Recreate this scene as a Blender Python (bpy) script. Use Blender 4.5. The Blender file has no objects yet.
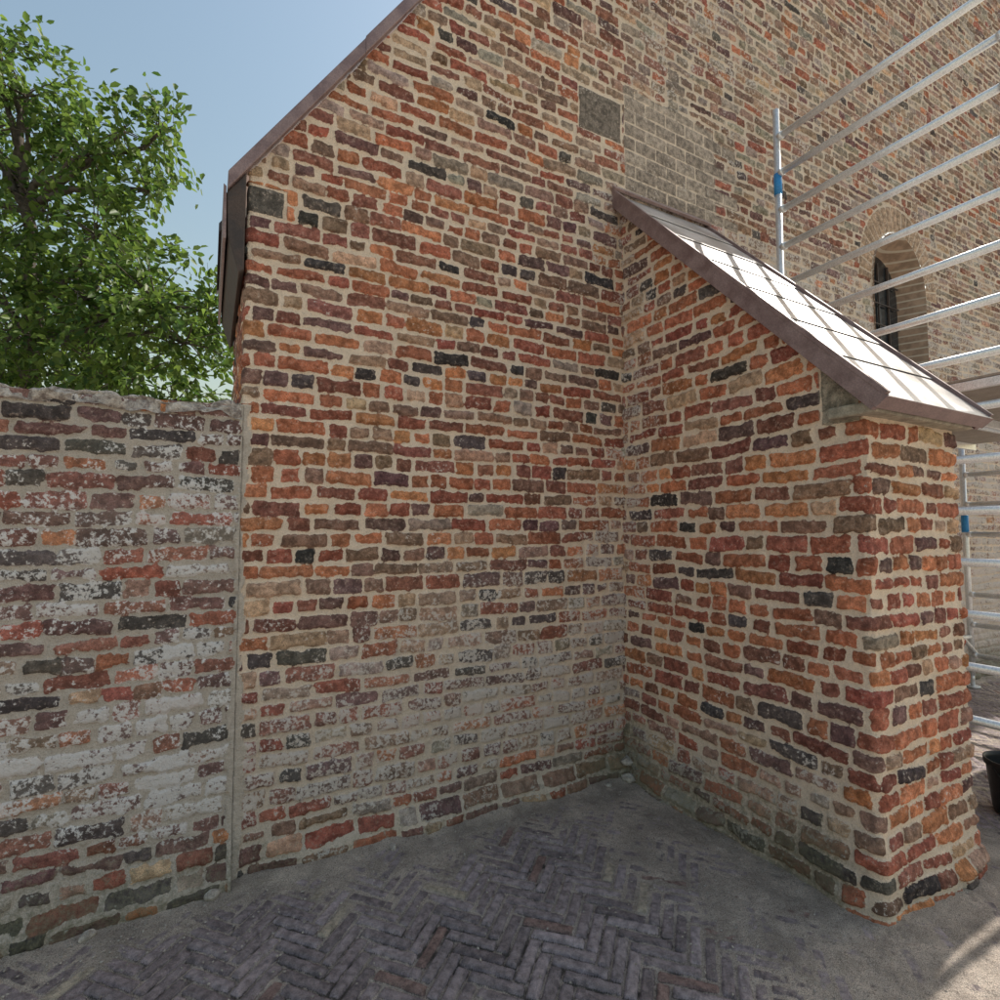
import bpy, math, numpy as np
from mathutils import Vector
rng=np.random.default_rng(7)
# ---------------------------------------------------------------- frame
BX,BY=0.80,3.55
DX,DY=0.880,0.475
NX,NY=0.475,-0.880
def W(s,n,z):
    return (BX+s*DX+n*NX, BY+s*DY+n*NY, z)
scene=bpy.context.scene
coll=scene.collection
def empty(name,loc=(0,0,0)):
    e=bpy.data.objects.new(name,None); e.location=loc; coll.objects.link(e); return e
def link(name,me,mat,parent=None):
    o=bpy.data.objects.new(name,me); coll.objects.link(o)
    for m in (mat if isinstance(mat,(list,tuple)) else [mat]): me.materials.append(m)
    if parent: o.parent=parent
    return o
# ---------------------------------------------------------------- numpy noise
def hsh(ix,iy,seed):
    h=np.sin(ix*127.1+iy*311.7+seed*74.7)*43758.5453
    return h-np.floor(h)
def vn(x,y,seed=0):
    ix=np.floor(x); iy=np.floor(y); fx=x-ix; fy=y-iy
    fx=fx*fx*(3-2*fx); fy=fy*fy*(3-2*fy)
    a=hsh(ix,iy,seed); b=hsh(ix+1,iy,seed); c=hsh(ix,iy+1,seed); d=hsh(ix+1,iy+1,seed)
    return (a+(b-a)*fx+(c-a)*fy+(a-b-c+d)*fx*fy)*2-1
def fbm(x,y,seed=0,o=3):
    r=0;a=1;t=0
    for i in range(o):
        r=r+a*vn(x*2**i+i*13.7,y*2**i-i*7.3,seed+i*3); t+=a; a*=.5
    return r/t
def sst(x,a,b):
    t=np.clip((x-a)/(b-a),0,1); return t*t*(3-2*t)
# ---------------------------------------------------------------- mesh grid
def grid_mesh(name,P,keep=None,attrs={},cols={}):
    nu,nv,_=P.shape
    me=bpy.data.meshes.new(name)
    idx=np.arange(nu*nv).reshape(nu,nv)
    q=np.stack([idx[:-1,:-1],idx[1:,:-1],idx[1:,1:],idx[:-1,1:]],-1)
    if keep is not None: q=q[keep]
    q=q.reshape(-1,4).astype(np.int32)
    used=np.zeros(nu*nv,bool); used[q.ravel()]=True
    remap=np.cumsum(used)-1
    q=remap[q].astype(np.int32)
    co=P.reshape(-1,3)[used]
    me.vertices.add(len(co)); me.vertices.foreach_set("co",co.astype(np.float32).ravel())
    F=len(q)
    me.loops.add(F*4); me.loops.foreach_set("vertex_index",q.ravel())
    me.polygons.add(F); me.polygons.foreach_set("loop_start",np.arange(0,F*4,4,dtype=np.int32))
    me.polygons.foreach_set("use_smooth",np.ones(F,bool))
    for k,a in attrs.items():
        at=me.attributes.new(k,'FLOAT','POINT'); at.data.foreach_set("value",a.reshape(-1)[used].astype(np.float32))
    for k,a in cols.items():
        at=me.attributes.new(k,'FLOAT_COLOR','POINT')
        c=a.reshape(-1,3)[used]; c4=np.ones((len(c),4),np.float32); c4[:,:3]=c
        at.data.foreach_set("color",c4.ravel())
    me.update(calc_edges=True)
    return me
def poly_mesh(name,verts,faces,smooth=False,mats=None):
    me=bpy.data.meshes.new(name); me.from_pydata([tuple(v) for v in verts],[],faces)
    if smooth: me.polygons.foreach_set("use_smooth",[True]*len(me.polygons))
    if mats is not None: me.polygons.foreach_set("material_index",mats)
    me.update(); return me
# ---------------------------------------------------------------- path
def make_path(pts,r):
    segs=[]; 
    n=len(pts)
    for i in range(n-1):
        a=np.array(pts[i],float); b=np.array(pts[i+1],float)
        d=(b-a)/np.linalg.norm(b-a); L=np.linalg.norm(b-a)
        t0=r if i>0 else 0; t1=L-(r if i<n-2 else 0)
        segs.append(('l',a+d*t0,d,t1-t0))
        if i<n-2:
            nrm=np.array([-d[1],d[0]])
            c=a+d*t1-nrm*r
            segs.append(('a',c,nrm,r*math.pi/2))
    def f(t):
        X=np.zeros_like(t);Y=np.zeros_like(t);NXx=np.zeros_like(t);NYy=np.zeros_like(t)
        acc=0
        for k,(ty,p,d,L) in enumerate(segs):
            last=k==len(segs)-1
            m=(t>=acc-1e-9)&((t<acc+L)|last)
            tt=t[m]-acc
            if ty=='l':
                X[m]=p[0]+d[0]*tt; Y[m]=p[1]+d[1]*tt; NXx[m]=-d[1]; NYy[m]=d[0]
            else:
                an=-tt/r
                nx=d[0]*np.cos(an)-d[1]*np.sin(an); ny=d[0]*np.sin(an)+d[1]*np.cos(an)
                X[m]=p[0]+nx*r; Y[m]=p[1]+ny*r; NXx[m]=nx; NYy[m]=ny
            acc+=L
        return X,Y,NXx,NYy
    return f,sum(s[3] for s in segs)
def steps(segs):
    out=[]
    for a,b,s0,s1 in segs:
        x=a
        while x<b-1e-6:
            out.append(x); f=(x-a)/(b-a); x+=s0+(s1-s0)*f
    out.append(segs[-1][1]); return np.array(out)
# ---------------------------------------------------------------- brick lookup
def brick_field(U,V,seed,course=.075,mort=.013,umax=30,rough=1.0,hdr=.35):
    r=np.random.default_rng(seed)
    Vw=V+.010*vn(U*1.3,V*1.1,seed)+.005*vn(U*6,V*6,seed+1)*rough
    Uw=U+.006*vn(U*5,V*9,seed+2)*rough
    nr=int((V.max()+1)/course)+8
    hs=course*r.uniform(.86,1.15,nr); rb=np.concatenate([[-.3],-.3+np.cumsum(hs)])
    row=np.clip(np.searchsorted(rb,Vw)-1,0,nr-1)
    umin=U.min()-.5; um=U.max()+.5
    allb=[]
    for k in range(nr):
        x=umin-r.uniform(0,.3); b=[x]
        mode=r.uniform()
        while x<um+.3:
            p=r.uniform()
            ph=hdr if mode<.65 else .7
            if p<ph: L=r.uniform(.105,.135)
            elif p<ph+.12: L=r.uniform(.14,.18)
            else: L=r.uniform(.20,.26)
            x+=L; b.append(x)
        allb+= [k*1000+v-umin for v in b]
    allb=np.array(allb)
    key=row*1000+(Uw-umin)
    j=np.searchsorted(allb,key)-1
    j=np.clip(j,0,len(allb)-2)
    b0=allb[j]-row*1000+umin; b1=allb[j+1]-row*1000+umin
    v0=rb[row]; v1=rb[row+1]
    nb=len(allb)
    R=lambda a,b:r.uniform(a,b,nb)[j]
    cx=(b0+b1)/2+R(-.003,.003); cy=(v0+v1)/2+R(-.003,.003)
    hx=(b1-b0)/2-mort/2*R(.5,1.5); hy=(v1-v0)/2-mort/2*R(.5,1.5)
    lx=Uw-cx; ly=Vw-cy-lx*R(-.05,.05)*rough
    rad=.010
    qx=np.abs(lx)-(hx-rad); qy=np.abs(ly)-(hy-rad)
    sd=-(np.hypot(np.maximum(qx,0),np.maximum(qy,0))+np.minimum(np.maximum(qx,qy),0)-rad)
    sd=sd+rough*(.0046*vn(U*38,V*38,seed+5)+.003*vn(U*80,V*80,seed+6)+.008*np.minimum(vn(U*11,V*11,seed+7),0)+.0018)
    return sd,j,nb,cx,cy,r
PAL=np.array([[.50,.205,.10],[.41,.15,.085],[.33,.11,.075],[.27,.112,.082],[.26,.155,.11],[.18,.10,.09],[.10,.08,.073],[.066,.058,.055],[.52,.33,.215],[.39,.25,.18],[.34,.27,.215]])
def pick(weights,r):
    w=weights/weights.sum(1,keepdims=True); c=np.cumsum(w,1)
    k=(r.uniform(size=(len(w),1))>c).sum(1); k=np.clip(k,0,10)
    col=PAL[k]*r.uniform(.75,1.25,(len(w),1))*(1+r.uniform(-.07,.07,(len(w),3)))
    return col
def colour_bricks(j,nb,cx,cy,wfun,r):
    ju=np.unique(j.ravel(),return_index=True)
    cu=np.zeros(nb);cv=np.zeros(nb); cu[ju[0]]=cx.ravel()[ju[1]]; cv[ju[0]]=cy.ravel()[ju[1]]
    return pick(wfun(cu,cv),r)
def lerpw(a,b,t):
    a=np.array(a,float)[None];b=np.array(b,float)[None]; return a*(1-t[:,None])+b*t[:,None]
#       orng rO  red bR  br  pur dk  bk  pO  pBr gt
W_RED =[5.5,6.5,4.5,6.5,6.5,3,1.7,.7,1.8,2.0,.4]
W_LOW =[1.0,2.0,2.5,4.5,5,5,1.8,.8,1,4,3]
W_UP  =[3,3.5,2.5,5,8,2.2,1.3,.4,1.6,5,3.2]
W_FAR =[.6,.8,.6,2.6,7,2,.5,.1,1,8,9]
W_GARD=[.8,1.2,1.5,5,2.5,10,5,1.8,.4,1.2,.6]
W_BUT =[7,9,7.5,5.5,3,2.2,1.4,.7,1.2,.8,.1]
W_BUTL=[1.5,2.5,2.5,4.5,5,3.5,2.3,.8,1,3.2,2]
def relief(sd,j,nb,r,U,V,seed,depth=.010,joint_rough=1.0):
    e=np.clip(sd/.013,0,1); e=e*(2-e)
    off=r.uniform(-.35,1.0,nb)
    er=(r.uniform(size=nb)<.12); off[er]=-.7
    hb=depth*(.75+.5*off[j])*e+ e*(.0035*fbm(U*30,V*30,seed+11)+.005*vn(U*12,V*14,seed+12))
    hm=.0035*fbm(U*28,V*28,seed+13,3)*joint_rough+.0035*vn(U*5,V*5,seed+14)
    return hb+hm*(1-e*.6)

# ================================================================ materials
def newmat(name):
    m=bpy.data.materials.new(name); m.use_nodes=True; nt=m.node_tree
    for n in list(nt.nodes): nt.nodes.remove(n)
    out=nt.nodes.new('ShaderNodeOutputMaterial'); b=nt.nodes.new('ShaderNodeBsdfPrincipled')
    nt.links.new(b.outputs[0],out.inputs[0]); return m,nt,b,out
class NB:
    def __init__(s,nt): s.nt=nt; s.co=nt.nodes.new('ShaderNodeTexCoord').outputs['Object']
    def set(s,sock,v):
        if isinstance(v,bpy.types.NodeSocket): s.nt.links.new(v,sock)
        else:
            if sock.type=='RGBA' and len(v)==3: v=(*v,1)
            sock.default_value=v
    def noise(s,scale,detail=4,rough=.6,dist=0,co=None):
        n=s.nt.nodes.new('ShaderNodeTexNoise'); s.nt.links.new(co or s.co,n.inputs['Vector'])
        n.inputs['Scale'].default_value=scale;n.inputs['Detail'].default_value=detail;n.inputs['Roughness'].default_value=rough;n.inputs['Distortion'].default_value=dist
        return n.outputs[0]
    def math(s,op,a,b=0.0,c=0.0,clamp=False):
        n=s.nt.nodes.new('ShaderNodeMath'); n.operation=op;n.use_clamp=clamp
        s.set(n.inputs[0],a);s.set(n.inputs[1],b);s.set(n.inputs[2],c); return n.outputs[0]
    def step(s,x,a,b,lo=0.0,hi=1.0):
        n=s.nt.nodes.new('ShaderNodeMapRange'); n.interpolation_type='SMOOTHSTEP'
        s.set(n.inputs[0],x);s.set(n.inputs[1],a);s.set(n.inputs[2],b);s.set(n.inputs[3],lo);s.set(n.inputs[4],hi); return n.outputs[0]
    def mix(s,f,a,b,mode='MIX'):
        n=s.nt.nodes.new('ShaderNodeMix'); n.data_type='RGBA'; n.blend_type=mode
        s.set(n.inputs[0],f); s.set(n.inputs[6],a); s.set(n.inputs[7],b); return n.outputs[2]
    def attr(s,name,out='Fac'):
        n=s.nt.nodes.new('ShaderNodeAttribute'); n.attribute_name=name; return n.outputs[out]
    def bump(s,h,strength=.5,dist=.01,normal=None):
        n=s.nt.nodes.new('ShaderNodeBump'); n.inputs['Strength'].default_value=strength;n.inputs['Distance'].default_value=dist
        s.set(n.inputs['Height'],h)
        return n.outputs[0]
    def mul(s,c,f):
        n=s.nt.nodes.new('ShaderNodeVectorMath'); n.operation='SCALE'; s.set(n.inputs[0],c); s.set(n.inputs[3],f); return n.outputs[0]

def brick_material(name,mort,limecol):
    m,nt,b,out=newmat(name); N=NB(nt)
    sdf=N.attr('sdf'); bc=N.attr('bcol','Color'); lime=N.attr('lime'); alg=N.attr('algae'); mg=N.attr('mgrey')
    n1=N.noise(110,2,.7); n2=N.noise(26,2,.65); n3=N.noise(6,2,.6); n4=N.noise(290,1,.7); n5=N.noise(52,3,.7)
    c=N.mul(bc,N.step(n2,.28,.72,.60,1.42))
    c=N.mix(N.math('MULTIPLY',N.step(n1,.53,.70),.62),c,N.mul(bc,.32))
    c=N.mix(N.math('MULTIPLY',N.step(n5,.54,.70),.48),c,(.46,.36,.285))
    c=N.mul(c,N.step(n4,.25,.75,.75,1.28))
    lm=N.math('ADD',lime,N.math('MULTIPLY',N.math('SUBTRACT',n5,.5),1.9))
    lm=N.math('ADD',lm,N.math('MULTIPLY',N.math('SUBTRACT',n3,.5),1.0))
    lmask=N.step(lm,.48,.68)
    l0,l1=limecol
    c=N.mix(N.math('MULTIPLY',lmask,.86),c,N.mix(n1,l0,l1))
    c=N.mix(N.math('MULTIPLY',N.step(lime,0.12,.9),.26),c,(.44,.385,.345))
    mc=N.mix(n2,N.mul(mort,.76),N.mul(mort,1.15))
    mc=N.mix(mg,mc,N.mix(n2,(.36,.315,.27),(.56,.50,.435)))
    mc=N.mix(N.math('MULTIPLY',N.step(n1,.54,.74),.42),mc,N.mul(mort,.42))
    mc=N.mul(mc,N.step(n4,.25,.75,.82,1.12))
    th=N.math('ADD',sdf,N.math('MULTIPLY',N.math('SUBTRACT',n5,.5),.016))
    th=N.math('ADD',th,N.math('MULTIPLY',N.math('SUBTRACT',n3,.5),.011))
    mask=N.step(th,-.0004,.0016)
    col=N.mix(mask,mc,c)
    am=N.step(N.math('ADD',alg,N.math('MULTIPLY',N.math('SUBTRACT',n5,.5),1.3)),.35,.95)
    col=N.mix(N.math('MULTIPLY',am,.75),col,N.mix(n1,(.070,.074,.045),(.20,.19,.125)))
    nt.links.new(col,b.inputs['Base Color']); b.inputs['Roughness'].default_value=.93
    b.inputs['Specular IOR Level'].default_value=.2
    h=N.math('ADD',N.math('MULTIPLY',n1,.7),N.math('MULTIPLY',n5,.7))
    nt.links.new(N.bump(h,.9,.008),b.inputs['Normal'])
    return m
M_BR=brick_material('old_brickwork',(.82,.66,.51),((.54,.46,.40),(.78,.72,.66)))
M_BRG=brick_material('limewashed_brickwork',(.54,.465,.39),((.64,.60,.57),(.88,.86,.84)))
def simple(name,c1,c2,rough=.6,metal=0,scale=20,bump=.2,spec=.4,scale2=150,bd=.004):
    m,nt,b,out=newmat(name); N=NB(nt)
    a=N.noise(scale,3,.65); f=N.noise(scale2,1,.6)
    c=N.mix(N.step(a,.3,.7),c1,c2); c=N.mul(c,N.step(f,.25,.75,.85,1.15))
    nt.links.new(c,b.inputs['Base Color']); b.inputs['Metallic'].default_value=metal
    nt.links.new(N.step(a,.3,.7,rough*.8,min(1,rough*1.15)),b.inputs['Roughness']); b.inputs['Specular IOR Level'].default_value=spec
    nt.links.new(N.bump(N.math('ADD',a,N.math('MULTIPLY',f,.4)),bump,bd),b.inputs['Normal']); return m
M_METAL=simple('weathered_lead_brown',(.20,.13,.125),(.31,.22,.21),.5,.2,9,.15)
M_SHEET=simple('cap_sheet_metal',(.44,.41,.40),(.58,.55,.54),.36,.45,4,.10)
M_DARK=simple('dark_timber',(.05,.038,.034),(.09,.065,.055),.7,0,12,.3)
M_ALU=simple('scaffold_aluminium',(.74,.75,.76),(.84,.85,.86),.38,.5,25,.05)
M_BLUE=simple('blue_plastic',(.03,.22,.55),(.05,.30,.65),.4,0,25,.05)
M_STONE=simple('grey_sandstone',(.26,.235,.185),(.48,.43,.34),.9,0,14,.6,.2)
M_MORT=simple('lime_mortar_rough',(.20,.16,.14),(.58,.52,.46),.95,0,34,.9,.2,bd=.014)
M_GLASS=simple('window_dark_glass',(.015,.018,.022),(.035,.04,.045),.15,0,8,.1,.6)
M_BLACK=simple('black_plastic',(.012,.012,.013),(.02,.02,.022),.45,0,20,.1)
M_PLY=simple('platform_plywood',(.26,.22,.18),(.38,.33,.28),.7,0,8,.2)
M_ROOF=simple('roof_slate',(.06,.055,.06),(.10,.09,.095),.7,0,10,.4)

# ================================================================ church
church=empty('brick_church')
SA=-2.26; RET=1.2
pf,PL=make_path([(SA,-RET),(SA,0),(11,0)],.012)
us=steps([(0,RET-.05,.03,.03),(RET-.05,RET+2.30,.0068,.0068),(RET+2.30,PL,.011,.038)])
vs=steps([(-.08,3.3,.0068,.0068),(3.3,9.0,.0090,.017)])
U,V=np.meshgrid(us,vs,indexing='ij')
S_,N_,nx,ny=pf(U)
sd,j,nb,cx,cy,r=brick_field(U,V,11,course=.077,mort=.0175,rough=1.15)
def wmain(cu,cv):
    sA=cu-RET
    t=sst(1.35-cv+.45*vn(cu*1.7,cv*1.7,3),-.4,.8)
    w=lerpw(W_RED,W_LOW,t)
    t2=sst(cv+.25*(sA)+.4*vn(cu,cv,5),2.9,4.2)[:,None]
    w=w*(1-t2)+np.array(W_UP)[None]*t2
    t3=sst(sA+.2*cv+.35*vn(cu,cv,6),2.6,3.5)[:,None]
    return w*(1-t3)+np.array(W_FAR)[None]*t3
col=colour_bricks(j,nb,cx,cy,wmain,r)
bcol=col[j]
sA=U-RET
H=relief(sd,j,nb,r,U,V,21,.0115)
lb=r.uniform(-.12,.12,nb)[j]
lime=.09+.50*sst(1.40-V+.55*fbm(U*1.2,V*1.6,31),-.3,.9)+.17*fbm(U*.9,V*.9,33)+lb
lime+=.28*sst(sA,1.6,2.25)*sst(V,.3,1.)*(V<3.9)+.22*sst(sA+.25*V,2.7,3.8)
lime-=.30*sst(.38-V,0,.3)
lime=np.clip(lime,0,.8)
algae=.50*sst(.46-V-.12*fbm(U*2,V*2,35),0,.45)+.42*sst(sA,1.75,2.26)*sst(1.1-V,0,1)
mgrey=np.clip(.0+.50*sst(1.2-V+.4*fbm(U*1.5,V*1.5,37),-.3,.9)+.25*sst(sA+.25*V,2.9,4.0)+.25*fbm(U*3,V*3,38),0,1)
m=(V<2.13)&(sA<.016+.010*vn(U*0+1,V*9,3)+.022*sst(1.3-V,0,1.3)+.012*vn(U*0,V*25,4))&(sA>-.02)
sd=np.where(m,-.02,sd); H=np.where(m,.008+.004*fbm(U*30,V*30,8),H); mgrey=np.where(m,.8,mgrey)
def stone(mask,lxx,lyy,hxx,hyy,colr,limev=.2):
    global sd,bcol,H,lime
    q=-(np.maximum(np.abs(lxx)-hxx,np.abs(lyy)-hyy))+.005*vn(U*20,V*20,91)
    m=mask
    sd=np.where(m,q,sd); bcol[m]=colr
    H=np.where(m,.006*np.clip(q/.01,0,1)+.003*fbm(U*16,V*16,92),H); lime=np.where(m,limev,lime)
x0,x1,z0,z1=1.93,2.28,4.19,4.47
stone((sA>x0-.012)&(sA<x1+.012)&(V>z0-.012)&(V<z1+.012),sA-(x0+x1)/2,V-(z0+z1)/2,(x1-x0)/2,(z1-z0)/2,(.20,.165,.135))
x0,x1,z0,z1=-.1,.15,3.06,3.19
stone((sA>x0-.012)&(sA<x1+.012)&(V>z0-.012)&(V<z1+.012),sA-(x0+x1)/2,V-(z0+z1)/2,(x1-x0)/2,(z1-z0)/2,(.12,.105,.09))
pm=(sA>2.31)&(sA<3.35+.12*np.sign(np.sin(V*31)))&(V>3.88)&(V<4.62)
bw,bh=.20,.098
rw=np.floor((V-3.88)/bh); ux=(sA-2.31)+((rw%2)*.5)*bw; ci=np.floor(ux/bw)
q=np.minimum(bw/2-np.abs(ux-(ci+.5)*bw),bh/2-np.abs(V-3.88-(rw+.5)*bh))-.005+.002*vn(U*35,V*35,93)
tone=hsh(ci,rw,5.)
tc=np.stack([.29+.13*tone,.235+.11*tone,.19+.09*tone],-1)
sd=np.where(pm,q,sd); bcol[pm]=tc[pm]; H=np.where(pm,.004*np.clip(q/.01,0,1),H); lime=np.where(pm,.2,lime)
sWc,hWw,zSp,aS=3.62+2.26,.50,3.95,1.16
dxw=sA-sWc; dzw=(V-zSp)/aS
rad=np.hypot(dxw,np.maximum(dzw,0)); inside=(rad<hWw)&(V>2.7)
ring=(V>zSp)&(rad>=hWw)&(rad<hWw+.235)
ang=np.arctan2(dzw,dxw); per=.145
kk=np.floor(ang/per); q=np.minimum((per/2-np.abs(ang-(kk+.5)*per))*rad-.006,.105-np.abs(rad-hWw-.115))
tone=hsh(kk,kk*0,9.); tc=np.stack([.36+.12*tone,.25+.08*tone,.17+.06*tone],-1)
sd=np.where(ring,q,sd); bcol[ring]=tc[ring]; H=np.where(ring,.01*np.clip(q/.01,0,1),H)
KV=1.49
ztop=np.minimum(3.255+KV*np.maximum(sA,-.2),9.0)
Vc=np.minimum(V,ztop)
fl=.045*sst(.30-V,0,.3)*(.6+.5*vn(U*4,V*3,41))+.02*sst(.13-V,0,.08)*(1+vn(U*9,V*0+2,42))
H2=H+fl+.014*fbm(U*.9,V*.9,44,2)*sst(sA,.05,.5)
S2=S_+nx*H2; N2=N_+ny*H2
P=np.stack([BX+S2*DX+N2*NX,BY+S2*DY+N2*NY,Vc],-1)
keep=~((V[:-1,:-1]>ztop[:-1,:-1])) & ~(inside[:-1,:-1]&inside[1:,1:])
me=grid_mesh('gable_wall',P,keep,dict(sdf=sd,lime=lime,algae=algae,mgrey=mgrey),dict(bcol=bcol))
link('gable_wall',me,M_BR,church)
def outline(hw,zs,a,zb,k=24):
    pts=[(hw,zb)]
    for i in range(k+1):
        t=math.pi*i/k; pts.append((hw*math.cos(t),zs+a*hw*math.sin(t)))
    pts.append((-hw,zb)); return pts
ol=outline(.49,zSp,aS,2.7); ol2=outline(.38,zSp,aS,2.9)
vv=[];ff=[];K=len(ol)
for p in ol: vv.append(W(sWc+SA+p[0],.012,p[1]))
for p in ol2: vv.append(W(sWc+SA+p[0],-.22,p[1]))
for i in range(K): a=i;b=(i+1)%K; ff.append((a,b,K+b,K+a))
me=poly_mesh('window_reveal',vv,ff)
m,nt,b,out=newmat('reveal_brick'); N=NB(nt)
sx=nt.nodes.new('ShaderNodeSeparateXYZ'); nt.links.new(N.co,sx.inputs[0])
fr=N.math('FRACT',N.math('DIVIDE',sx.outputs[2],.075)); n2=N.noise(12,3,.6)
c=N.mix(N.noise(5,2,.6),(.26,.17,.12),(.40,.29,.21)); c=N.mul(c,N.step(n2,.3,.7,.75,1.2))
c=N.mix(N.step(N.math('ABSOLUTE',N.math('SUBTRACT',fr,.5)),.38,.42),c,(.50,.43,.35))
nt.links.new(c,b.inputs['Base Color']); b.inputs['Roughness'].default_value=.95
link('window_reveal',me,m,church)
me=poly_mesh('window_glass',[W(sWc+SA+p[0]*1.02,-.21,p[1]) for p in ol2],[tuple(range(K))]); link('window_glass',me,M_GLASS,church)

def boxes(name,blist,mats,parent,bev=.0):
    vv=[];ff=[];mi=[]
    for (s0,s1,n0,n1,z0,z1,k) in blist:
        o=len(vv)
        for z in (z0,z1):
            for (s,n) in ((s0,n0),(s1,n0),(s1,n1),(s0,n1)): vv.append(W(s,n,z))
        ff+= [(o,o+1,o+2,o+3),(o+7,o+6,o+5,o+4),(o,o+4,o+5,o+1),(o+1,o+5,o+6,o+2),(o+2,o+6,o+7,o+3),(o+3,o+7,o+4,o)]; mi+=[k]*6
    me=poly_mesh(name,vv,ff,False,mi); ob=link(name,me,mats,parent)
    if bev:
        md=ob.modifiers.new('b','BEVEL'); md.width=bev; md.segments=2
    return ob
bl=[]
for x in (-.19,0,.19): bl.append((sWc+SA+x-.008,sWc+SA+x+.008,-.205,-.19,2.92,zSp+.36,0))
for q_ in range(6): z=3.0+.22*q_; bl.append((sWc+SA-.36,sWc+SA+.36,-.189,-.180,z-.006,z+.006,0))
boxes('window_bars',bl,[M_DARK],church)
def tri_prism(name,polys,mats,parent,bev=0):
    vv=[];ff=[];mi=[]
    for pts,f,c0,c1,k in polys:
        o=len(vv);n=len(pts)
        for p in pts: vv.append(f(p[0],p[1],c0))
        for p in pts: vv.append(f(p[0],p[1],c1))
        ff.append(tuple(range(o,o+n))); ff.append(tuple(range(o+2*n-1,o+n-1,-1))); mi+=[k,k]
        for i in range(n):
            a=i;b=(i+1)%n; ff.append((o+a,o+n+a,o+n+b,o+b)); mi.append(k)
    me=poly_mesh(name,vv,ff,False,mi); 
    import bmesh
    bm=bmesh.new(); bm.from_mesh(me); bmesh.ops.recalc_face_normals(bm,faces=bm.faces); bm.to_mesh(me); bm.free()
    ob=link(name,me,mats,parent)
    if bev:
        md=ob.modifiers.new('b','BEVEL'); md.width=bev; md.segments=2
    return ob
k=KV
def vz(s): return 3.255+k*(s-SA)
fz=lambda a,b,c: W(a,c,b)
polys=[]
s=SA-.09
segL=.62
i=0
while s<SA+3.85:
    e=s+segL; g=.006*(i%2)
    polys.append(([(s,vz(s)-.005),(e+.01,vz(e+.01)-.005),(e+.01,vz(e+.01)+.085+g),(s,vz(s)+.085+g)],fz,-.34,.045+g,0))
    s=e; i+=1
tri_prism('roof_verge_flashing',polys,[M_METAL],church,.006)
s0=SA-.095
polys=[([(s0,vz(s0)-.006),(SA-.013,vz(SA-.013)-.006),(SA-.013,2.76),(SA-.035,2.74),(s0+.01,2.90)],fz,-1.15,.03,0)]
tri_prism('eave_box',polys,[M_DARK],church,.006)
polys=[([(s0-.012,vz(s0)+.03),(s0,vz(s0)+.02),(s0+.004,2.885),(s0-.010,2.885)],fz,-1.15,.038,0)]
tri_prism('eave_fascia',polys,[M_METAL],church,.003)
polys=[([(SA-.12,vz(SA-.12)+.02),(SA+3.84,vz(SA+3.84)+.02),(SA+3.84,vz(SA+3.84)+.07),(SA-.12,vz(SA-.12)+.07)],fz,-1.2,-.345,0)]
tri_prism('gable_roof',polys,[M_ROOF],church)

# ---- buttress
KS=1.085
BW,BD=.80,1.50
pf2,PL2=make_path([(0,-.05),(0,BD),(BW,BD),(BW,-.05)],.028)
us=steps([(0,BD+.05+BW,.006,.006),(BD+.05+BW,PL2,.02,.03)])
vs=steps([(-.08,3.79,.006,.006)])
U,V=np.meshgrid(us,vs,indexing='ij'); S_,N_,nx,ny=pf2(U)
sd,j,nb,cx,cy,r=brick_field(U,V,57,course=.079,mort=.0205,rough=1.25)
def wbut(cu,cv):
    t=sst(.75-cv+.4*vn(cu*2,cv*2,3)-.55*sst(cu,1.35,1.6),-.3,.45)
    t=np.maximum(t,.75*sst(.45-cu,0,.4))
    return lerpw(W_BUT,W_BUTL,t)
col=colour_bricks(j,nb,cx,cy,wbut,r); bcol=col[j]
H=relief(sd,j,nb,r,U,V,77,.0150)
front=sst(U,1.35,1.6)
lb=r.uniform(-.10,.10,nb)[j]
lime=.03+.42*sst(.85-V+.4*fbm(U*1.6,V*1.6,61),-.3,.6)*(1-.55*front)+.42*sst(.75-U,0,.7)*sst(V,.6,1.2)+.13*fbm(U*1.5,V*1.5,62)+lb
lime=np.clip(lime,0,.8)
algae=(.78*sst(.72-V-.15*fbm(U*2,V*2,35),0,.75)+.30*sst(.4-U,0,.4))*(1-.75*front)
mgrey=np.clip(.0+.5*sst(.8-V+.3*fbm(U*1.5,V*1.5,37),-.1,.7)*(1-.5*front)+.2*fbm(U*3,V*3,38),0,1)
zt=3.745-KS*np.clip(N_,0,3)
m=(U>1.36)&(U<1.53)&(V>2.015)
q=np.minimum(.085-np.abs(U-1.45),V-2.02)+.002*vn(U*30,V*30,9)
sd=np.where(m,q,sd); bcol[m]=(.29,.255,.20); H=np.where(m,.008*np.clip(q/.01,0,1),H); algae=np.where(m,.25,algae)
fl=.05*sst(.40-V,0,.4)*(.8+.4*vn(U*3,V*3,41))+.03*sst(.10-V,0,.05)*(.6+vn(U*7,V*0+2,42))
lean=.022*sst(V,.4,2.0)
cor=np.exp(-((U-1.53)/.06)**2)*.014*vn(U*3,V*15,48)
H2=H+cor+fl*.8-lean*(.3+.7*(U<1.55))+.009*fbm(U*1.2,V*1.2,44,2)
S2=S_+nx*H2; N2=N_+ny*H2
Vc=np.minimum(V,zt)
P=np.stack([BX+S2*DX+N2*NX,BY+S2*DY+N2*NY,Vc],-1)
me=grid_mesh('buttress_wall',P,~(V[:-1,:-1]>zt[:-1,:-1]+.0),dict(sdf=sd,lime=lime,algae=algae,mgrey=mgrey),dict(bcol=bcol))
link('buttress_wall',me,M_BR,church)
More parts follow.
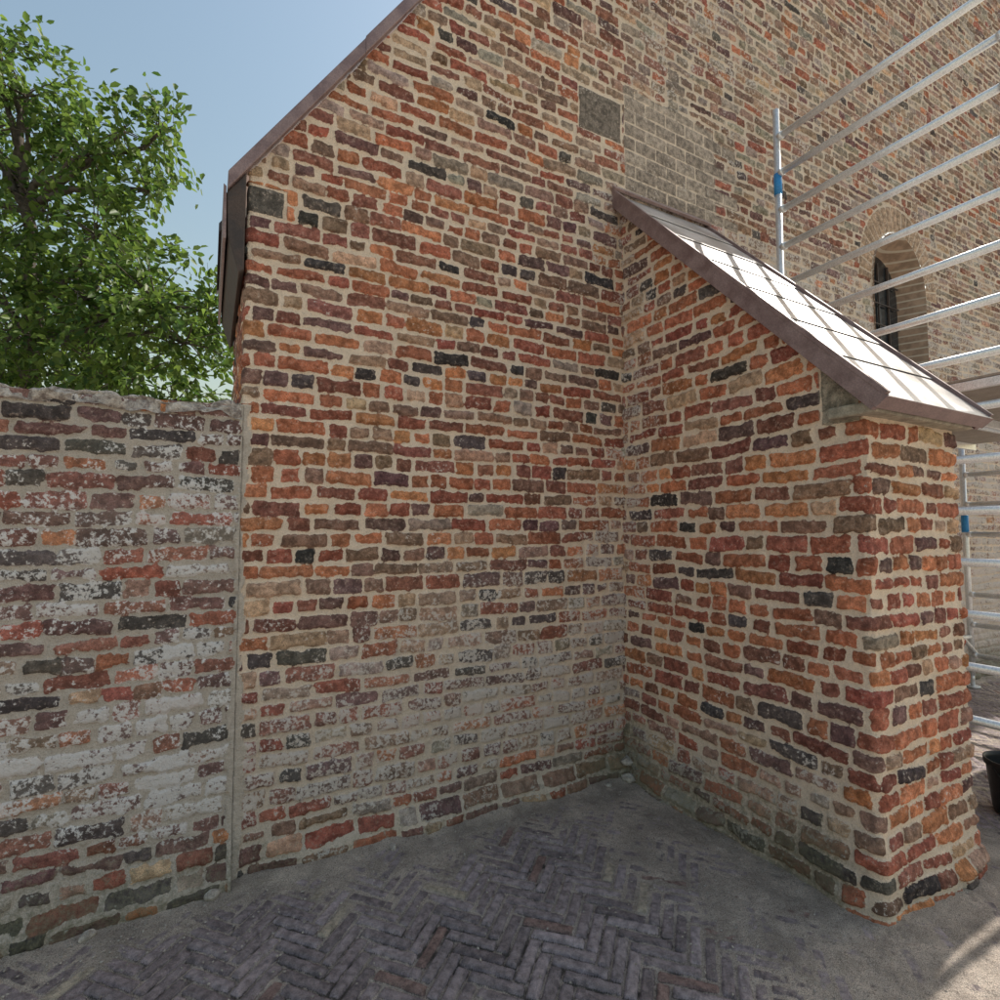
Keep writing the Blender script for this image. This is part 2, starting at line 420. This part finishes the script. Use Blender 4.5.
# ---- buttress cap
phi=math.atan(KS); cph,sph=math.cos(phi),math.sin(phi)
zc=3.83
def cap(a,b,c):
    return W(c, a*cph+b*sph, zc-a*sph+b*cph)
Ltot=1.61/cph
polys=[([(-.02,-.058),(Ltot-.03,-.058),(Ltot-.03,-.004),(-.02,-.004)],cap,-.03,BW+.03,0)]
fl_side=[(-.03,-.068),(Ltot-.0,-.068),(Ltot-.0,.004),(-.03,.004)]
polys.append((fl_side,cap,-.062,-.030,1)); polys.append((fl_side,cap,BW+.030,BW+.062,1))
npan=7; pl=Ltot/npan
for i in range(npan):
    a0=i*pl;a1=a0+pl+.02
    if i==npan-1: a1=Ltot+.012
    polys.append(([(a0,-.002),(a1,.006),(a1,.009),(a0,.002)],cap,-.045,BW+.045,0))
for c in (-.052,BW+.052):
    polys.append(([(-.02,.002),(Ltot,.002),(Ltot,.022),(-.02,.022)],cap,c-.012,c+.012,1))
polys.append(([(Ltot-.03,-.045),(Ltot+.010,-.052),(Ltot+.014,.008),(Ltot-.03,.0)],cap,-.064,BW+.064,1))
tri_prism('buttress_cap',polys,[M_SHEET,M_METAL],church,.0015)
boxes('cap_corbel_stone',[(-.02,BW+.02,1.36,1.56,2.035,2.085,0)],[M_STONE],church,.01)
polys=[([(-.08,.02),(.03,.02),(.03,.04),(-.08,.04)],cap,-.065,BW+.065,0)]
tri_prism('cap_flashing',polys,[M_METAL],church,.003)

# ================================================================ garden wall
pf3,PL3=make_path([(-7.5,.0),(SA,0)],.01)
us=steps([(0,PL3-1.1,.03,.012),(PL3-1.1,PL3,.0065,.0065)])
vs=steps([(-.08,2.14,.0065,.0065)])
U,V=np.meshgrid(us,vs,indexing='ij'); S_,N_,nx,ny=pf3(U)
sd,j,nb,cx,cy,r=brick_field(U,V,5,course=.071,mort=.0150,rough=1.35,hdr=.3)
col=colour_bricks(j,nb,cx,cy,lambda a,b: lerpw(W_GARD,W_LOW,.45*sst(.5-b,0,.5)),r); bcol=col[j]
H=relief(sd,j,nb,r,U,V,97,.008,1.6)
dA=PL3-U
joint=dA<.012+.010*vn(U*0+1,V*7,3)+.014*sst(1.4-V,0,1.4)+.010*vn(U*0,V*23,6)
sd=np.where(joint,-.02,sd); H=np.where(joint,.010+.004*fbm(U*30,V*30,8),H)
lb=r.uniform(-.22,.20,nb)[j]
lime=np.clip(.47+.32*fbm(U*2.2,V*2.6,71)+.10*sst(1.5-V,0,.6)-.42*sst(.42-V,0,.3)-.15*sst(V,1.75,2.0)+lb,0,.9)
algae=.70*sst(.50-V-.12*fbm(U*2,V*2,35),0,.45)
mgrey=np.clip(.35+.3*fbm(U,V,72),0,1)
fl=.05*sst(.28-V,0,.25)*(.8+.5*vn(U*4,V*3,43))+.03*sst(.10-V,0,.05)
H2=H+fl+.009*fbm(U*.9,V*.9,44,2)*sst(dA,.02,.4)
S2=S_+nx*H2;N2=N_+ny*H2
gtop=2.118+.014*vn(U*5,V*0,5)
P=np.stack([BX+S2*DX+N2*NX,BY+S2*DY+N2*NY,np.minimum(V,gtop)],-1)
gw=empty('garden_wall')
me=grid_mesh('wall_face',P,None,dict(sdf=sd,lime=lime,algae=algae,mgrey=mgrey),dict(bcol=bcol))
link('wall_face',me,M_BRG,gw)
us=steps([(-7.5,-3.4,.04,.012),(-3.4,SA-.0,.008,.008)]); ts=np.linspace(0,1,44)
U,T=np.meshgrid(us,ts,indexing='ij')
scal=np.abs(np.sin(U*math.pi/.17+.9*vn(U*2,T*0,3)))**.7
hgt=.016+.042*scal*(.55+.45*vn(U*3,T*0,8))+.024*fbm(U*11,T*3,9)
front=.004+.016*scal+.022*fbm(U*12,T*5,10)
Ns=np.where(T<.5,front*np.cos(T*math.pi),-(T-.5)*2*.26)
Zs=2.094+hgt*np.where(T<.5,np.sin(T*math.pi),1-.35*(T-.5)*2)+.012*fbm(U*25,T*8,12)-.018*(T<.1)*(1+vn(U*14,T*0,4))
P=np.stack([BX+U*DX+Ns*NX,BY+U*DY+Ns*NY,Zs],-1)
me=grid_mesh('mortar_coping',P); link('mortar_coping',me,M_MORT,gw)
boxes('wall_core',[(-7.5,SA-.02,-.27,-.03,-.05,2.085,0)],[M_MORT],gw)

# ================================================================ ground
def ground_mat(name):
    m,nt,b,out=newmat(name); N=NB(nt)
    sd=N.attr('sdf');bc=N.attr('bcol','Color');sa=N.attr('sand')
    n1=N.noise(120,2,.7);n2=N.noise(30,3,.65);n3=N.noise(4,3,.65);n4=N.noise(420,1,.7)
    c=N.mul(bc,N.step(n2,.28,.72,.62,1.36)); c=N.mul(c,N.step(n4,.25,.75,.75,1.25))
    sand=N.mix(n2,(.42,.345,.285),(.66,.56,.47)); sand=N.mul(sand,N.step(n4,.3,.7,.52,1.45)); sand=N.mul(sand,N.step(n3,.3,.7,.70,1.2))
    sand=N.mix(N.math('MULTIPLY',N.step(n1,.56,.66),.62),sand,(.17,.135,.115))
    c=N.mix(N.math('MULTIPLY',N.step(n1,.46,.70),.30),c,sand)
    m1=N.step(N.math('ADD',sd,N.math('MULTIPLY',N.math('SUBTRACT',n1,.5),.006)),-.001,.002)
    c=N.mix(m1,N.mul(sand,.30),c)
    ss=N.step(N.math('ADD',sa,N.math('MULTIPLY',N.math('SUBTRACT',n2,.5),.010)),-.0015,.0025)
    c=N.mix(ss,c,sand)
    nt.links.new(c,b.inputs['Base Color']); b.inputs['Roughness'].default_value=.92; b.inputs['Specular IOR Level'].default_value=.3
    h=N.math('ADD',N.math('MULTIPLY',n1,.8),N.math('MULTIPLY',n4,.8))
    nt.links.new(N.bump(h,1.0,.009),b.inputs['Normal']); return m
M_GR=ground_mat('paving_and_grit')
def paving(name,us,vs,zoff=0):
    U,V=np.meshgrid(us,vs,indexing='ij')
    a=math.radians(45+2); w=.0525; n=4
    Uw=U+.006*vn(U*3,V*3,1); Vw=V+.006*vn(U*3,V*3,2)
    X=(Uw*math.cos(a)+Vw*math.sin(a))/w; Y=(-Uw*math.sin(a)+Vw*math.cos(a))/w
    i=np.floor(X);jj=np.floor(Y); t=np.mod(i-jj,2*n); hor=t<n
    bi=np.where(hor,i-t,i); idx=2*n-1-t; bj=np.where(hor,jj,jj-idx)
    lx=np.where(hor,X-bi-n/2,X-bi-.5)*w; ly=np.where(hor,Y-bj-.5,Y-bj-n/2)*w
    hl=n*w/2;hs=w/2
    hx=np.where(hor,hl,hs);hy=np.where(hor,hs,hl)
    r1=hsh(bi,bj,1.);r2=hsh(bi,bj,2.);r3=hsh(bi,bj,3.);r4=hsh(bi,bj,4.)
    g=.0035+.002*r4; rr=.006
    qx=np.abs(lx)-(hx-g-rr);qy=np.abs(ly)-(hy-g-rr)
    sd=-(np.hypot(np.maximum(qx,0),np.maximum(qy,0))+np.minimum(np.maximum(qx,qy),0)-rr)+.0018*vn(U*60,V*60,5)
    e=np.clip(sd/.007,0,1);e=e*(2-e)
    base=.016*fbm(U*.8,V*.8,8,2)
    zp=base+e*(.014+.006*(r1-.5)+(r2-.5)*.06*lx+(r3-.5)*.07*ly)-.013+.0016*fbm(U*40,V*40,6)
    dist=np.minimum(np.where((V<1.62)&(U<.9),np.abs(np.minimum(-U,5)),9)*.60,V*(1.0+.8*sst(-U,1.4,2.4)))
    dist=np.where(U>-.05,0,dist)
    c=1-sst(dist+.30*fbm(U*2.2,V*2.2,15,3)+.10*vn(U*12,V*12,16),.10,.66)
    c=np.maximum(c,sst(U+.14*fbm(U*2,V*2,17)+.06*vn(U*11,V*11,21),-.9,-.5)*.9)
    c=np.where(U>1.2,.45,c)
    zs=base-.0110+.0165*c+.0040*fbm(U*5,V*5,18)+.0034*fbm(U*22,V*22,19)+.0018*vn(U*90,V*90,20)+.0018*vn(U*45,V*45,22)
    zs+=.025*sst(.14+.06*vn(U*6,V*6,23)-V,0,.14)
    z=np.maximum(zp,zs)
    bc=np.stack([.32+.13*r1,.255+.115*r1,.255+.12*r1],-1)*(.70+.5*r2)[...,None]
    lt=r3>.965; bc[lt]=(.56,.47,.36)
    rd=(r4>.95); bc[rd]=(.34,.22,.19)
    P=np.stack([BX+U*DX+V*NX,BY+U*DY+V*NY,z+zoff],-1)
    me=grid_mesh(name,P[:, ::-1],None,dict(sdf=sd[:,::-1],sand=(zs-zp)[:,::-1]),dict(bcol=bc[:,::-1]))
    return link(name,me,M_GR)
us=steps([(-6,-3.3,.03,.008),(-3.3,.9,.006,.006),(.9,7.5,.010,.03)])
vs=steps([(-.10,2.2,.006,.006),(2.2,4.5,.01,.03)])
paving('herringbone_paving',us,vs)
M_G=simple('ground_grit',(.36,.31,.255),(.48,.43,.36),.95,0,3,.6,.2)
me=poly_mesh('ground',[(-300,-300,-.035),(300,-300,-.035),(300,300,-.035),(-300,300,-.035)],[(0,1,2,3)]); link('ground',me,M_G)

def rocks(name,items,mat):
    import bmesh
    from mathutils import Matrix
    bm=bmesh.new()
    rr=np.random.default_rng(3)
    for (s,n,z,sz) in items:
        M=Matrix.Translation(W(s,n,z))@Matrix.Rotation(rr.uniform(0,6),4,'Z')@Matrix.Rotation(rr.uniform(-.3,.3),4,'X')@Matrix.Diagonal((sz,sz*rr.uniform(.6,.9),sz*rr.uniform(.45,.7),1))
        ret=bmesh.ops.create_icosphere(bm,subdivisions=2 if sz>.02 else 1,radius=1,matrix=M)
        for v in ret['verts']:
            v.co+=Vector(rr.normal(0,sz*.07,3))
    me=bpy.data.meshes.new(name); bm.to_mesh(me); bm.free()
    return link(name,me,mat)
rr=np.random.default_rng(12)
it=[]
for i in range(2200):
    q_=rr.uniform()
    if q_<.4: s=rr.uniform(-3.3,-.02); n=.05+abs(rr.normal(0,.25))
    elif q_<.75: n=rr.uniform(.05,2.1); s=-.05-abs(rr.normal(0,.40))
    else: s=rr.uniform(-3.3,.9); n=rr.uniform(.1,2.1)
    if s>-.04 and n<1.62: continue
    it.append((s,n,.008,rr.uniform(.002,.0065)))
it+=[(-2.33,.075,.02,.035),(-.06,.10,.03,.05),(-.02,.06,.11,.05),(-1.55,.09,.012,.03),(-2.75,.10,.01,.03),(-.20,.08,.01,.03)]
rocks('loose_gravel',it,simple('gravel_stone',(.26,.225,.195),(.50,.45,.39),.9,0,40,.5,.3))

# ================================================================ tubes
def tube(vv,ff,mi,p0,p1,r0,r1=None,k=12,mat=0,capends=True):
    r1=r0 if r1 is None else r1
    p0=Vector(p0);p1=Vector(p1);d=(p1-p0).normalized()
    a=d.orthogonal().normalized();b=d.cross(a); o=len(vv)
    for p,rad in ((p0,r0),(p1,r1)):
        for i in range(k):
            t=2*math.pi*i/k; vv.append(tuple(p+a*math.cos(t)*rad+b*math.sin(t)*rad))
    for i in range(k):
        j2=(i+1)%k; ff.append((o+i,o+j2,o+k+j2,o+k+i)); mi.append(mat)
    if capends:
        ff.append(tuple(o+i for i in range(k))[::-1]); ff.append(tuple(o+k+i for i in range(k))); mi+=[mat,mat]
vv=[];ff=[];mi=[]
def ladder(s,n0,n1,zt,rz0):
    for n in (n0,n1):
        tube(vv,ff,mi,W(s,n,.12),W(s,n,zt),.0255)
        tube(vv,ff,mi,W(s,n,.02),W(s,n,.14),.018); tube(vv,ff,mi,W(s,n,.0),W(s,n,.02),.06)
        for zb in ((2.2,4.28) if zt>3 else (1.62,)): 
            tube(vv,ff,mi,W(s,n,zb-.08),W(s,n,zb+.09),.031,mat=1)
    z=rz0
    while z<zt-.1:
        tube(vv,ff,mi,W(s,n0,z),W(s,n1,z),.0245); 
        for n,sg in ((n0,1),(n1,-1)): tube(vv,ff,mi,W(s,n+sg*.02,z),W(s,n+sg*.05,z),.029)
        z+=.30
s1,s2=1.51,4.36; n0,n1=.15,1.56
ladder(s1,n0,n1,4.90,.47); ladder(s2,n0,n1,2.45,.32)
for z in (.5,2.25): 
    tube(vv,ff,mi,W(s1,n1,z),W(s2,n1,z),.02); tube(vv,ff,mi,W(s1,n0,z),W(s2,n0,z),.02)
tube(vv,ff,mi,W(s1,n1-.03,.35),W(s2,n1-.03,2.2),.02); tube(vv,ff,mi,W(s2,n0+.03,.35),W(s1,n0+.03,2.2),.02)
tube(vv,ff,mi,W(s2,n1+.03,.9),W(s2+.5,n1+.9,.02),.024)
tube(vv,ff,mi,W(s1,n1+.03,1.0),W(s1-.0,n1+1.0,.02),.024)
me=poly_mesh('frames',vv,ff,False,mi)
sc=empty('scaffold_tower'); o=link('frames',me,[M_ALU,M_BLUE],sc)
me.polygons.foreach_set("use_smooth",[len(p.vertices)==4 for p in me.polygons])
boxes('platform',[(s1-.03,s2+.03,n0+.08,n0+.66,2.425,2.44,1),(s1-.03,s2+.03,n0+.70,n1-.06,2.425,2.44,1),
  (s1-.03,s2+.03,n0+.08,n0+.11,2.36,2.423,0),(s1-.03,s2+.03,n0+.63,n0+.66,2.36,2.423,0),(s1-.03,s2+.03,n0+.70,n0+.73,2.36,2.423,0),(s1-.03,s2+.03,n1-.09,n1-.06,2.36,2.423,0),
  (s1-.03,s1+.0,n0+.112,n0+.628,2.37,2.422,0),(s1-.03,s1+.0,n0+.732,n1-.092,2.37,2.422,0)],[M_ALU,M_PLY],sc,.002)

# ================================================================ bucket
bx=Vector((2.83,3.03,0))
prof=[(.0,.012),(.105,.012),(.112,.0),(.118,.02),(.140,.25),(.150,.255),(.150,.285),(.143,.285),(.137,.262),(.113,.03),(.0,.03)]
vv=[];ff=[];mi=[];k=36
for (r_,z_) in prof:
    for i in range(k):
        t=2*math.pi*i/k; vv.append((bx.x+r_*math.cos(t),bx.y+r_*math.sin(t),z_+.012))
for a in range(len(prof)-1):
    for i in range(k):
        j2=(i+1)%k; ff.append((a*k+i,a*k+j2,(a+1)*k+j2,(a+1)*k+i)); mi.append(0)
for q in range(14):
    t0=math.pi*q/14;t1=math.pi*(q+1)/14
    f=lambda t:(bx.x+.148*math.cos(t),bx.y-.148*math.sin(t)*.55,.27-.148*math.sin(t)*.75)
    tube(vv,ff,mi,f(t0),f(t1),.004,k=6)
me=poly_mesh('bucket',vv,ff,True,mi); link('bucket',me,M_BLACK)

# ================================================================ tree
tree=empty('broadleaf_tree')
rt=np.random.default_rng(21)
cl=[(-5.6,7.2,4.7,1.25),(-6.4,7.0,4.2,1.2),(-4.55,7.0,4.6,.85),(-4.2,7.1,4.05,.66),(-5.0,7.0,3.6,1.0),(-4.35,7.2,3.3,.55),(-6.3,7.1,3.0,1.2),(-5.3,7.3,2.6,1.0),
 (-5.4,7.0,5.5,.75),(-6.2,7.2,5.9,.9),(-6.9,7.0,6.9,.8),(-6.5,7.1,7.5,.5),(-5.55,7.0,6.6,.45),(-5.0,6.9,6.85,.36),(-4.5,6.9,6.85,.26),(-4.7,7.0,6.1,.32),(-6.1,7.3,7.0,.35),
 (-7.4,7.4,5.2,1.3),(-7.6,7.2,7.6,1.0),(-8.4,7.3,6.2,1.2),(-7.4,8.4,4.5,1.3),(-8.6,7.6,4.4,1.3),(-7.5,7.6,3.2,1.2),(-6.2,8.4,5.0,1.0),(-3.98,7.1,4.5,.36),(-7.0,7.2,8.3,.5)]
root=Vector((-6.9,7.9,0))
vv=[];ff=[];mi=[]
def limb(p0,p1,r0,r1,segs=5,wob=.12,k=8):
    p0=Vector(p0);p1=Vector(p1);pts=[p0]
    for i in range(1,segs): 
        t=i/segs; p=p0.lerp(p1,t)+Vector(rt.normal(0,wob*(p1-p0).length*.25,3)); p.z+=.12*math.sin(t*math.pi)*(p1-p0).length*.3; pts.append(p)
    pts.append(p1)
    for i in range(segs): tube(vv,ff,mi,pts[i],pts[i+1],r0+(r1-r0)*i/segs,r0+(r1-r0)*(i+1)/segs,k,0,False)
limb(root,(-6.8,7.7,2.2),.24,.17,5,.08); f1=(-6.6,7.5,4.2)
limb((-6.8,7.7,2.2),f1,.17,.12); f2=(-6.6,7.3,6.0); limb(f1,f2,.12,.07); limb(f2,(-6.8,7.2,8.3),.07,.02)
forks=[Vector((-6.8,7.7,2.2)),Vector(f1),Vector(f2)]
LP=[];LD=[];LS=[]
for (x,y,z,rad) in cl:
    c=Vector((x,y,z)); fk=min(forks,key=lambda f:(f-c).length+(2 if f.z>z+.3 else 0))
    limb(fk,c,.05,.022,5)
    ns=int(36*rad**1.6)+6
    for q in range(ns):
        d=rt.normal(size=3); d/=np.linalg.norm(d)
        rr_=rad*(rt.uniform(.25,1.0)**.5)*rt.uniform(.85,1.2)
        e=c+Vector(d*rr_*np.array([1,1,.85]))
        if q%2==0 or rad<.6: limb(c,e,.012,.004,3,.2,5)
        td=(e-c).normalized()+Vector((rt.normal(0,.35),rt.normal(0,.35),-.25)); td.normalize()
        L=rt.uniform(.25,.5); nl=rt.integers(18,32)
        tube(vv,ff,mi,e,e+td*L,.004,.002,4,0,False)
        for g in range(nl):
            t=rt.uniform(-.25,1.1)
            p=np.array(e+td*L*t)+rt.normal(0,.075,3)
            LP.append(p); dd=np.array(td)+rt.normal(0,.75,3); dd[2]-=.35; LD.append(dd/np.linalg.norm(dd)); LS.append(rt.uniform(.09,.15))
M_BARK=simple('bark',(.07,.058,.048),(.14,.12,.10),.9,0,18,.8,.2)
me=poly_mesh('trunk_and_branches',vv,ff,True); link('trunk_and_branches',me,M_BARK,tree)
LP=np.array(LP);LD=np.array(LD);LS=np.array(LS)[:,None]; nL=len(LP)
up=rt.normal(size=(nL,3))*.6+np.array([0,0,1.]); sd_=np.cross(LD,up); sd_/=np.linalg.norm(sd_,axis=1,keepdims=True)
nn=np.cross(sd_,LD)
w=LS*.27
pts=np.stack([LP,LP+LD*LS*.35+sd_*w+nn*w*.35,LP+LD*LS*.75+sd_*w*.7+nn*w*.25,LP+LD*LS-nn*w*.3,LP+LD*LS*.75-sd_*w*.7+nn*w*.25,LP+LD*LS*.35-sd_*w+nn*w*.35],1)
verts=pts.reshape(-1,3)
me=bpy.data.meshes.new('leaves'); me.vertices.add(len(verts)); me.vertices.foreach_set('co',verts.astype(np.float32).ravel())
o=np.arange(nL)*6
q=np.stack([np.stack([o,o+1,o+2,o+3],1),np.stack([o,o+3,o+4,o+5],1)],1).reshape(-1,4).astype(np.int32)
me.loops.add(q.size); me.loops.foreach_set('vertex_index',q.ravel()); me.polygons.add(len(q)); me.polygons.foreach_set('loop_start',np.arange(0,q.size,4,dtype=np.int32))
at=me.attributes.new('tone','FLOAT','POINT'); at.data.foreach_set('value',np.repeat(rt.uniform(size=nL),6).astype(np.float32))
me.update(calc_edges=True)
m,nt,b,out=newmat('leaf'); N=NB(nt)
t=N.attr('tone'); c=N.mix(t,(.042,.088,.018),(.135,.195,.036))
nt.links.new(c,b.inputs['Base Color']); b.inputs['Roughness'].default_value=.45; b.inputs['Specular IOR Level'].default_value=.4
tr=nt.nodes.new('ShaderNodeBsdfTranslucent'); nt.links.new(N.mul(c,1.9),tr.inputs[0])
ms=nt.nodes.new('ShaderNodeMixShader'); ms.inputs[0].default_value=.42
nt.links.new(b.outputs[0],ms.inputs[1]);nt.links.new(tr.outputs[0],ms.inputs[2]);nt.links.new(ms.outputs[0],out.inputs[0])
link('leaves',me,m,tree)
print('leaves',nL)

# ================================================================ light
el=math.radians(46); dl=math.radians(5)
hx_=DX*math.cos(dl)-NX*math.sin(dl); hy_=DY*math.cos(dl)-NY*math.sin(dl)
sv=Vector((hx_*math.cos(el),hy_*math.cos(el),math.sin(el)))
L=bpy.data.lights.new('sun','SUN'); L.energy=5; L.angle=math.radians(.5); L.color=(1,.95,.87)
lo=bpy.data.objects.new('sun',L); coll.objects.link(lo); lo.rotation_euler=sv.to_track_quat('Z','Y').to_euler()
w=bpy.data.worlds.new('World'); scene.world=w; w.use_nodes=True; nt=w.node_tree
bg=nt.nodes['Background']; sk=nt.nodes.new('ShaderNodeTexSky'); sk.sky_type='NISHITA'; sk.sun_disc=False
sk.sun_elevation=el; sk.sun_rotation=math.atan2(hx_,hy_); sk.air_density=2.3; sk.dust_density=2.6; sk.ozone_density=1.5
nt.links.new(sk.outputs[0],bg.inputs[0]); bg.inputs[1].default_value=.15
scene.view_settings.view_transform='Standard'; scene.view_settings.look='None'; scene.view_settings.exposure=0
# ================================================================ camera
cd=bpy.data.cameras.new('camera'); cd.sensor_width=36; cd.lens=19.5; cd.clip_start=.05; cd.clip_end=2000
co=bpy.data.objects.new('camera',cd); coll.objects.link(co); co.location=(0,0,1.55)
co.rotation_euler=(math.radians(90+3.3),0,0); scene.camera=co
